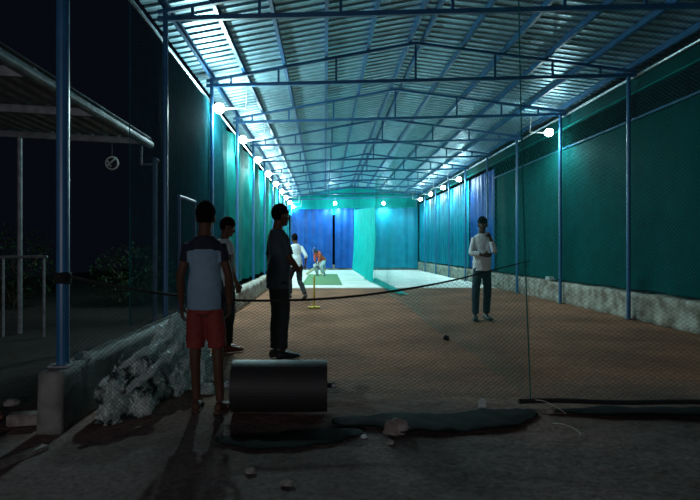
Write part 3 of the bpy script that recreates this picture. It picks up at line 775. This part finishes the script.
for k in range(16):
    x = random.uniform(-2.9,-2.05); y = random.uniform(3.2,4.4); s = random.uniform(.02,.055)
    while any((x-a)**2+(y-b)**2 < .0225 for a, b in pos_): x = random.uniform(-3.0,-2.3); y = random.uniform(3.2,4.5)
    pos_.append((x,y))
    rock((x,y), (s,s*.8,s*.7), M['brick'] if k % 2 else M['rubble'], 'small broken stone in the rubble left of the low wall end', 20+k, 'rubble_stone', 'stone', 'rubble left of the wall')
bm = bmesh.new(); bevbox(bm, (-.12,-.055,0), (.12,.055,.08), .008); o = obj('brick', bm, M['rubble']); o.location = (-2.05,3.72,0); o.rotation_euler[2] = .2; o.location.x = -2.13
tag(o, 'dark loose brick beside the end of the low wall', 'brick')
bm = bmesh.new(); bevbox(bm, (0,0,-.02), (.07,.55,.012), .008); o = obj('ground_strip', bm, M['rubble']); o.location = (-2.0,2.8,0); o.rotation_euler[2] = -.36
tag(o, 'pale concrete strip set in the ground at lower left', 'strip')
bm = bmesh.new(); bevbox(bm, (-.09,-.11,0), (.09,.11,.09), .01); o = obj('carton', bm, M['white']); o.location = (5.6,12.9,.475)
tag(o, 'small white box on top of the right kerb', 'box')
bm = bmesh.new(); P, R = crv([(1.62,4.0,.09),(1.66,3.92,.10),(1.73,3.86,.07),(1.77,3.82,.04)], [.003]*4, 6); tube(bm, P, R, 6)
tag(obj('string', bm, M['string']), 'pale string end curling over the dark net roll', 'string')
bm = bmesh.new(); P, R = crv([(1.62,3.7,.01),(1.66,3.62,.03),(1.70,3.54,.025),(1.71,3.48,.01),(1.67,3.44,.008)], [.003]*5, 6); tube(bm, P, R, 6)
tag(obj('string', bm, M['string']), 'pale string looped on the ground at the net corner', 'string')

# ------------------------------------------------------------------ left: gate frame, lean-to, fence
g = empty('gate_frame', (-1.9,6.78,.41), 'pale blue pipe gate frame standing on the left low wall', 'frame')
for y in (0,.8):
    bm = bmesh.new(); tube(bm, [(0,y,0),(0,y,1.53)], .02, 10); obj('post', bm, M['blue_dull'], g)
bm = bmesh.new(); tube(bm, [(0,-.02,1.53),(0,.82,1.53)], .02, 10); obj('top_rail', bm, M['blue_dull'], g)

lt = empty('lean_to', (-2.6,7.7,0), 'grey sheet-roofed lean-to outside the left net', 'lean-to')
def ltz(x): return 2.83+.055*(-x)      # local x <= 0
bm = bmesh.new(); prof = []; x = 0.0
while x > -4.2:
    for dx, dz in ((0,0),(-.03,.03),(-.06,.03),(-.09,0)): prof.append((x+dx, dz))
    x -= .2
ysl = lin(-4.6, .12, 6)
rows = [[bm.verts.new(V(px, y, ltz(px)+.07+dz)) for y in ysl] for px, dz in prof]
for a_, b_ in zip(rows, rows[1:]):
    for i in range(6): bm.faces.new((a_[i], a_[i+1], b_[i+1], b_[i]))
obj('roof_sheet', bm, M['steel'], lt)
bm = bmesh.new(); tube(bm, [(0,-4.6,2.8),(0,.05,2.8)], .055, 14); obj('gutter_pipe', bm, M['steel'], lt)
for y in (-3.0,-1.6,0):
    bm = bmesh.new(); beam(bm, (-4.2,y,ltz(-4.2)+.01), (-.02,y,ltz(0)+.01), .05, .09); obj('rafter', bm, M['steel'], lt)
for x, mm, rr in ((-1.92,M['steel'],.035),(.08,M['blue_dull'],.035)):
    bm = bmesh.new(); tube(bm, [(x,0,0),(x,0,ltz(x)-.02 if x < 0 else 2.6)], rr, 12); obj('post', bm, mm, lt)
bm = bmesh.new(); tube(bm, [(-.12,0,2.78),(-.12,0,2.5),(.08,0,2.5),(.14,0,2.56)], .022, 8); obj('bracket', bm, M['steel'], lt)

f = empty('round_fixture', (-3.05,7.45,2.48), 'round pale-rimmed fixture hanging under the lean-to edge', 'fixture')
bm = bmesh.new(); t = bmesh.new()
tube(bm, [(.085*math.cos(a), 0, .085*math.sin(a)) for a in lin(0, 2*PI, 28)], .014, 10); obj('rim', bm, M['white'], f, smooth=True)
bm = bmesh.new(); loft(bm, [(V(0,y,0), V(q,0,0), V(0,0,q)) for y, q in ((.05,.05),(.04,.08),(-.01,.08),(-.03,.04),(-.035,.01))], 24); obj('disc', bm, M['rubber'], f, smooth=True)
bm = bmesh.new(); beam(bm, (-.06,-.04,-.05), (.06,-.04,.06), .012, .02); beam(bm, (-.05,-.04,.03), (.0,-.04,-.06), .012, .02); obj('bar', bm, M['white'], f)
bm = bmesh.new(); tube(bm, [(0,0,.09),(0,0,.38)], .005, 6); obj('hanger', bm, M['steel'], f)

fe = empty('pipe_fence', (-4.9,7.4,0), 'low grey pipe railing under the lean-to', 'railing')
bm = bmesh.new(); tube(bm, [(-1.2,0,1.12),(.95,0,1.14)], .02, 8); obj('top_rail', bm, M['steel'], fe)
for x in (-.65,.32,.9):
    bm = bmesh.new(); tube(bm, [(x,0,0),(x,0,1.12)], .02, 8); obj('post', bm, M['steel'], fe)

# dark shrubs outside
def shrub(c, r, label, seed):
    rnd = random.Random(seed); e = empty('shrub', (c[0],c[1],0), label, 'shrub', 'shrubs outside the net')
    bm = bmesh.new()
    for k in range(1500):
        a = rnd.uniform(0,2*PI); u = rnd.uniform(-1,1); q = rnd.random()**.35
        p = V(math.cos(a)*math.sqrt(1-u*u)*r[0]*q, math.sin(a)*math.sqrt(1-u*u)*r[1]*q, r[2]*(1.0+.95*u*q))
        m = Matrix.Translation(p) @ Matrix.Rotation(rnd.uniform(0,6.3),4,'Z') @ Matrix.Rotation(rnd.uniform(-1,1),4,'X')
        s = rnd.uniform(.05,.1)
        vs = [bm.verts.new(m @ V(*q_)) for q_ in ((0,0,0),(s*.35,s*.5,.01),(0,s*1.2,0),(-s*.35,s*.5,.01))]; bm.faces.new(vs)
    obj('foliage', bm, M['leaf'], e, recalc=False)
    bm = bmesh.new()
    for k in range(6):
        a = k*1.05; tube(bm, crv([(0,0,0),(.2*math.cos(a),.2*math.sin(a),r[2]*.6),(r[0]*.6*math.cos(a),r[1]*.6*math.sin(a),r[2]*1.3)],[.025,.018,.008],3)[0], .014, 6)
    obj('stems', bm, M['bark'], e)
shrub((-4.2,11.5), (1.0,.8,.7), 'dark low shrub outside the left net behind the front post', 1)
shrub((-6.6,11.0), (1.0,.9,.9), 'dark shrub beyond the pipe railing', 2)

# ------------------------------------------------------------------ light, world, camera
sl = bpy.data.lights.new('front_fill', 'POINT'); sl.energy = 190; sl.color = (.92,.94,1); sl.shadow_soft_size = .4  # unseen fill added behind the camera to brighten the sides facing it
so = bpy.data.objects.new('front_fill', sl); link(so); so.location = (-2.0,-6,2.0)
w = bpy.data.worlds.new('night'); bpy.context.scene.world = w; w.use_nodes = True
bg = w.node_tree.nodes['Background']; bg.inputs[0].default_value = (.25,.32,.6,1); bg.inputs[1].default_value = .0035
sl = bpy.data.lights.new('street_light', 'POINT'); sl.energy = 3; sl.color = (.9,.9,1); sl.shadow_soft_size = .3
so = bpy.data.objects.new('street_light', sl); link(so); so.location = (-5.2,2.0,2.2)
cam = bpy.data.cameras.new('camera'); co = bpy.data.objects.new('camera', cam); link(co)
cam.sensor_width = 36; cam.lens = 36*F/700; cam.shift_x = 25/700; cam.shift_y = -1/700
co.location = (0,0,1.25); co.rotation_euler = (PI/2,0,0); cam.clip_end = 200
sc = bpy.context.scene; sc.camera = co
sc.view_settings.view_transform = 'Standard'; sc.view_settings.look = 'None'; sc.view_settings.exposure = 1.22; sc.view_settings.gamma = 1
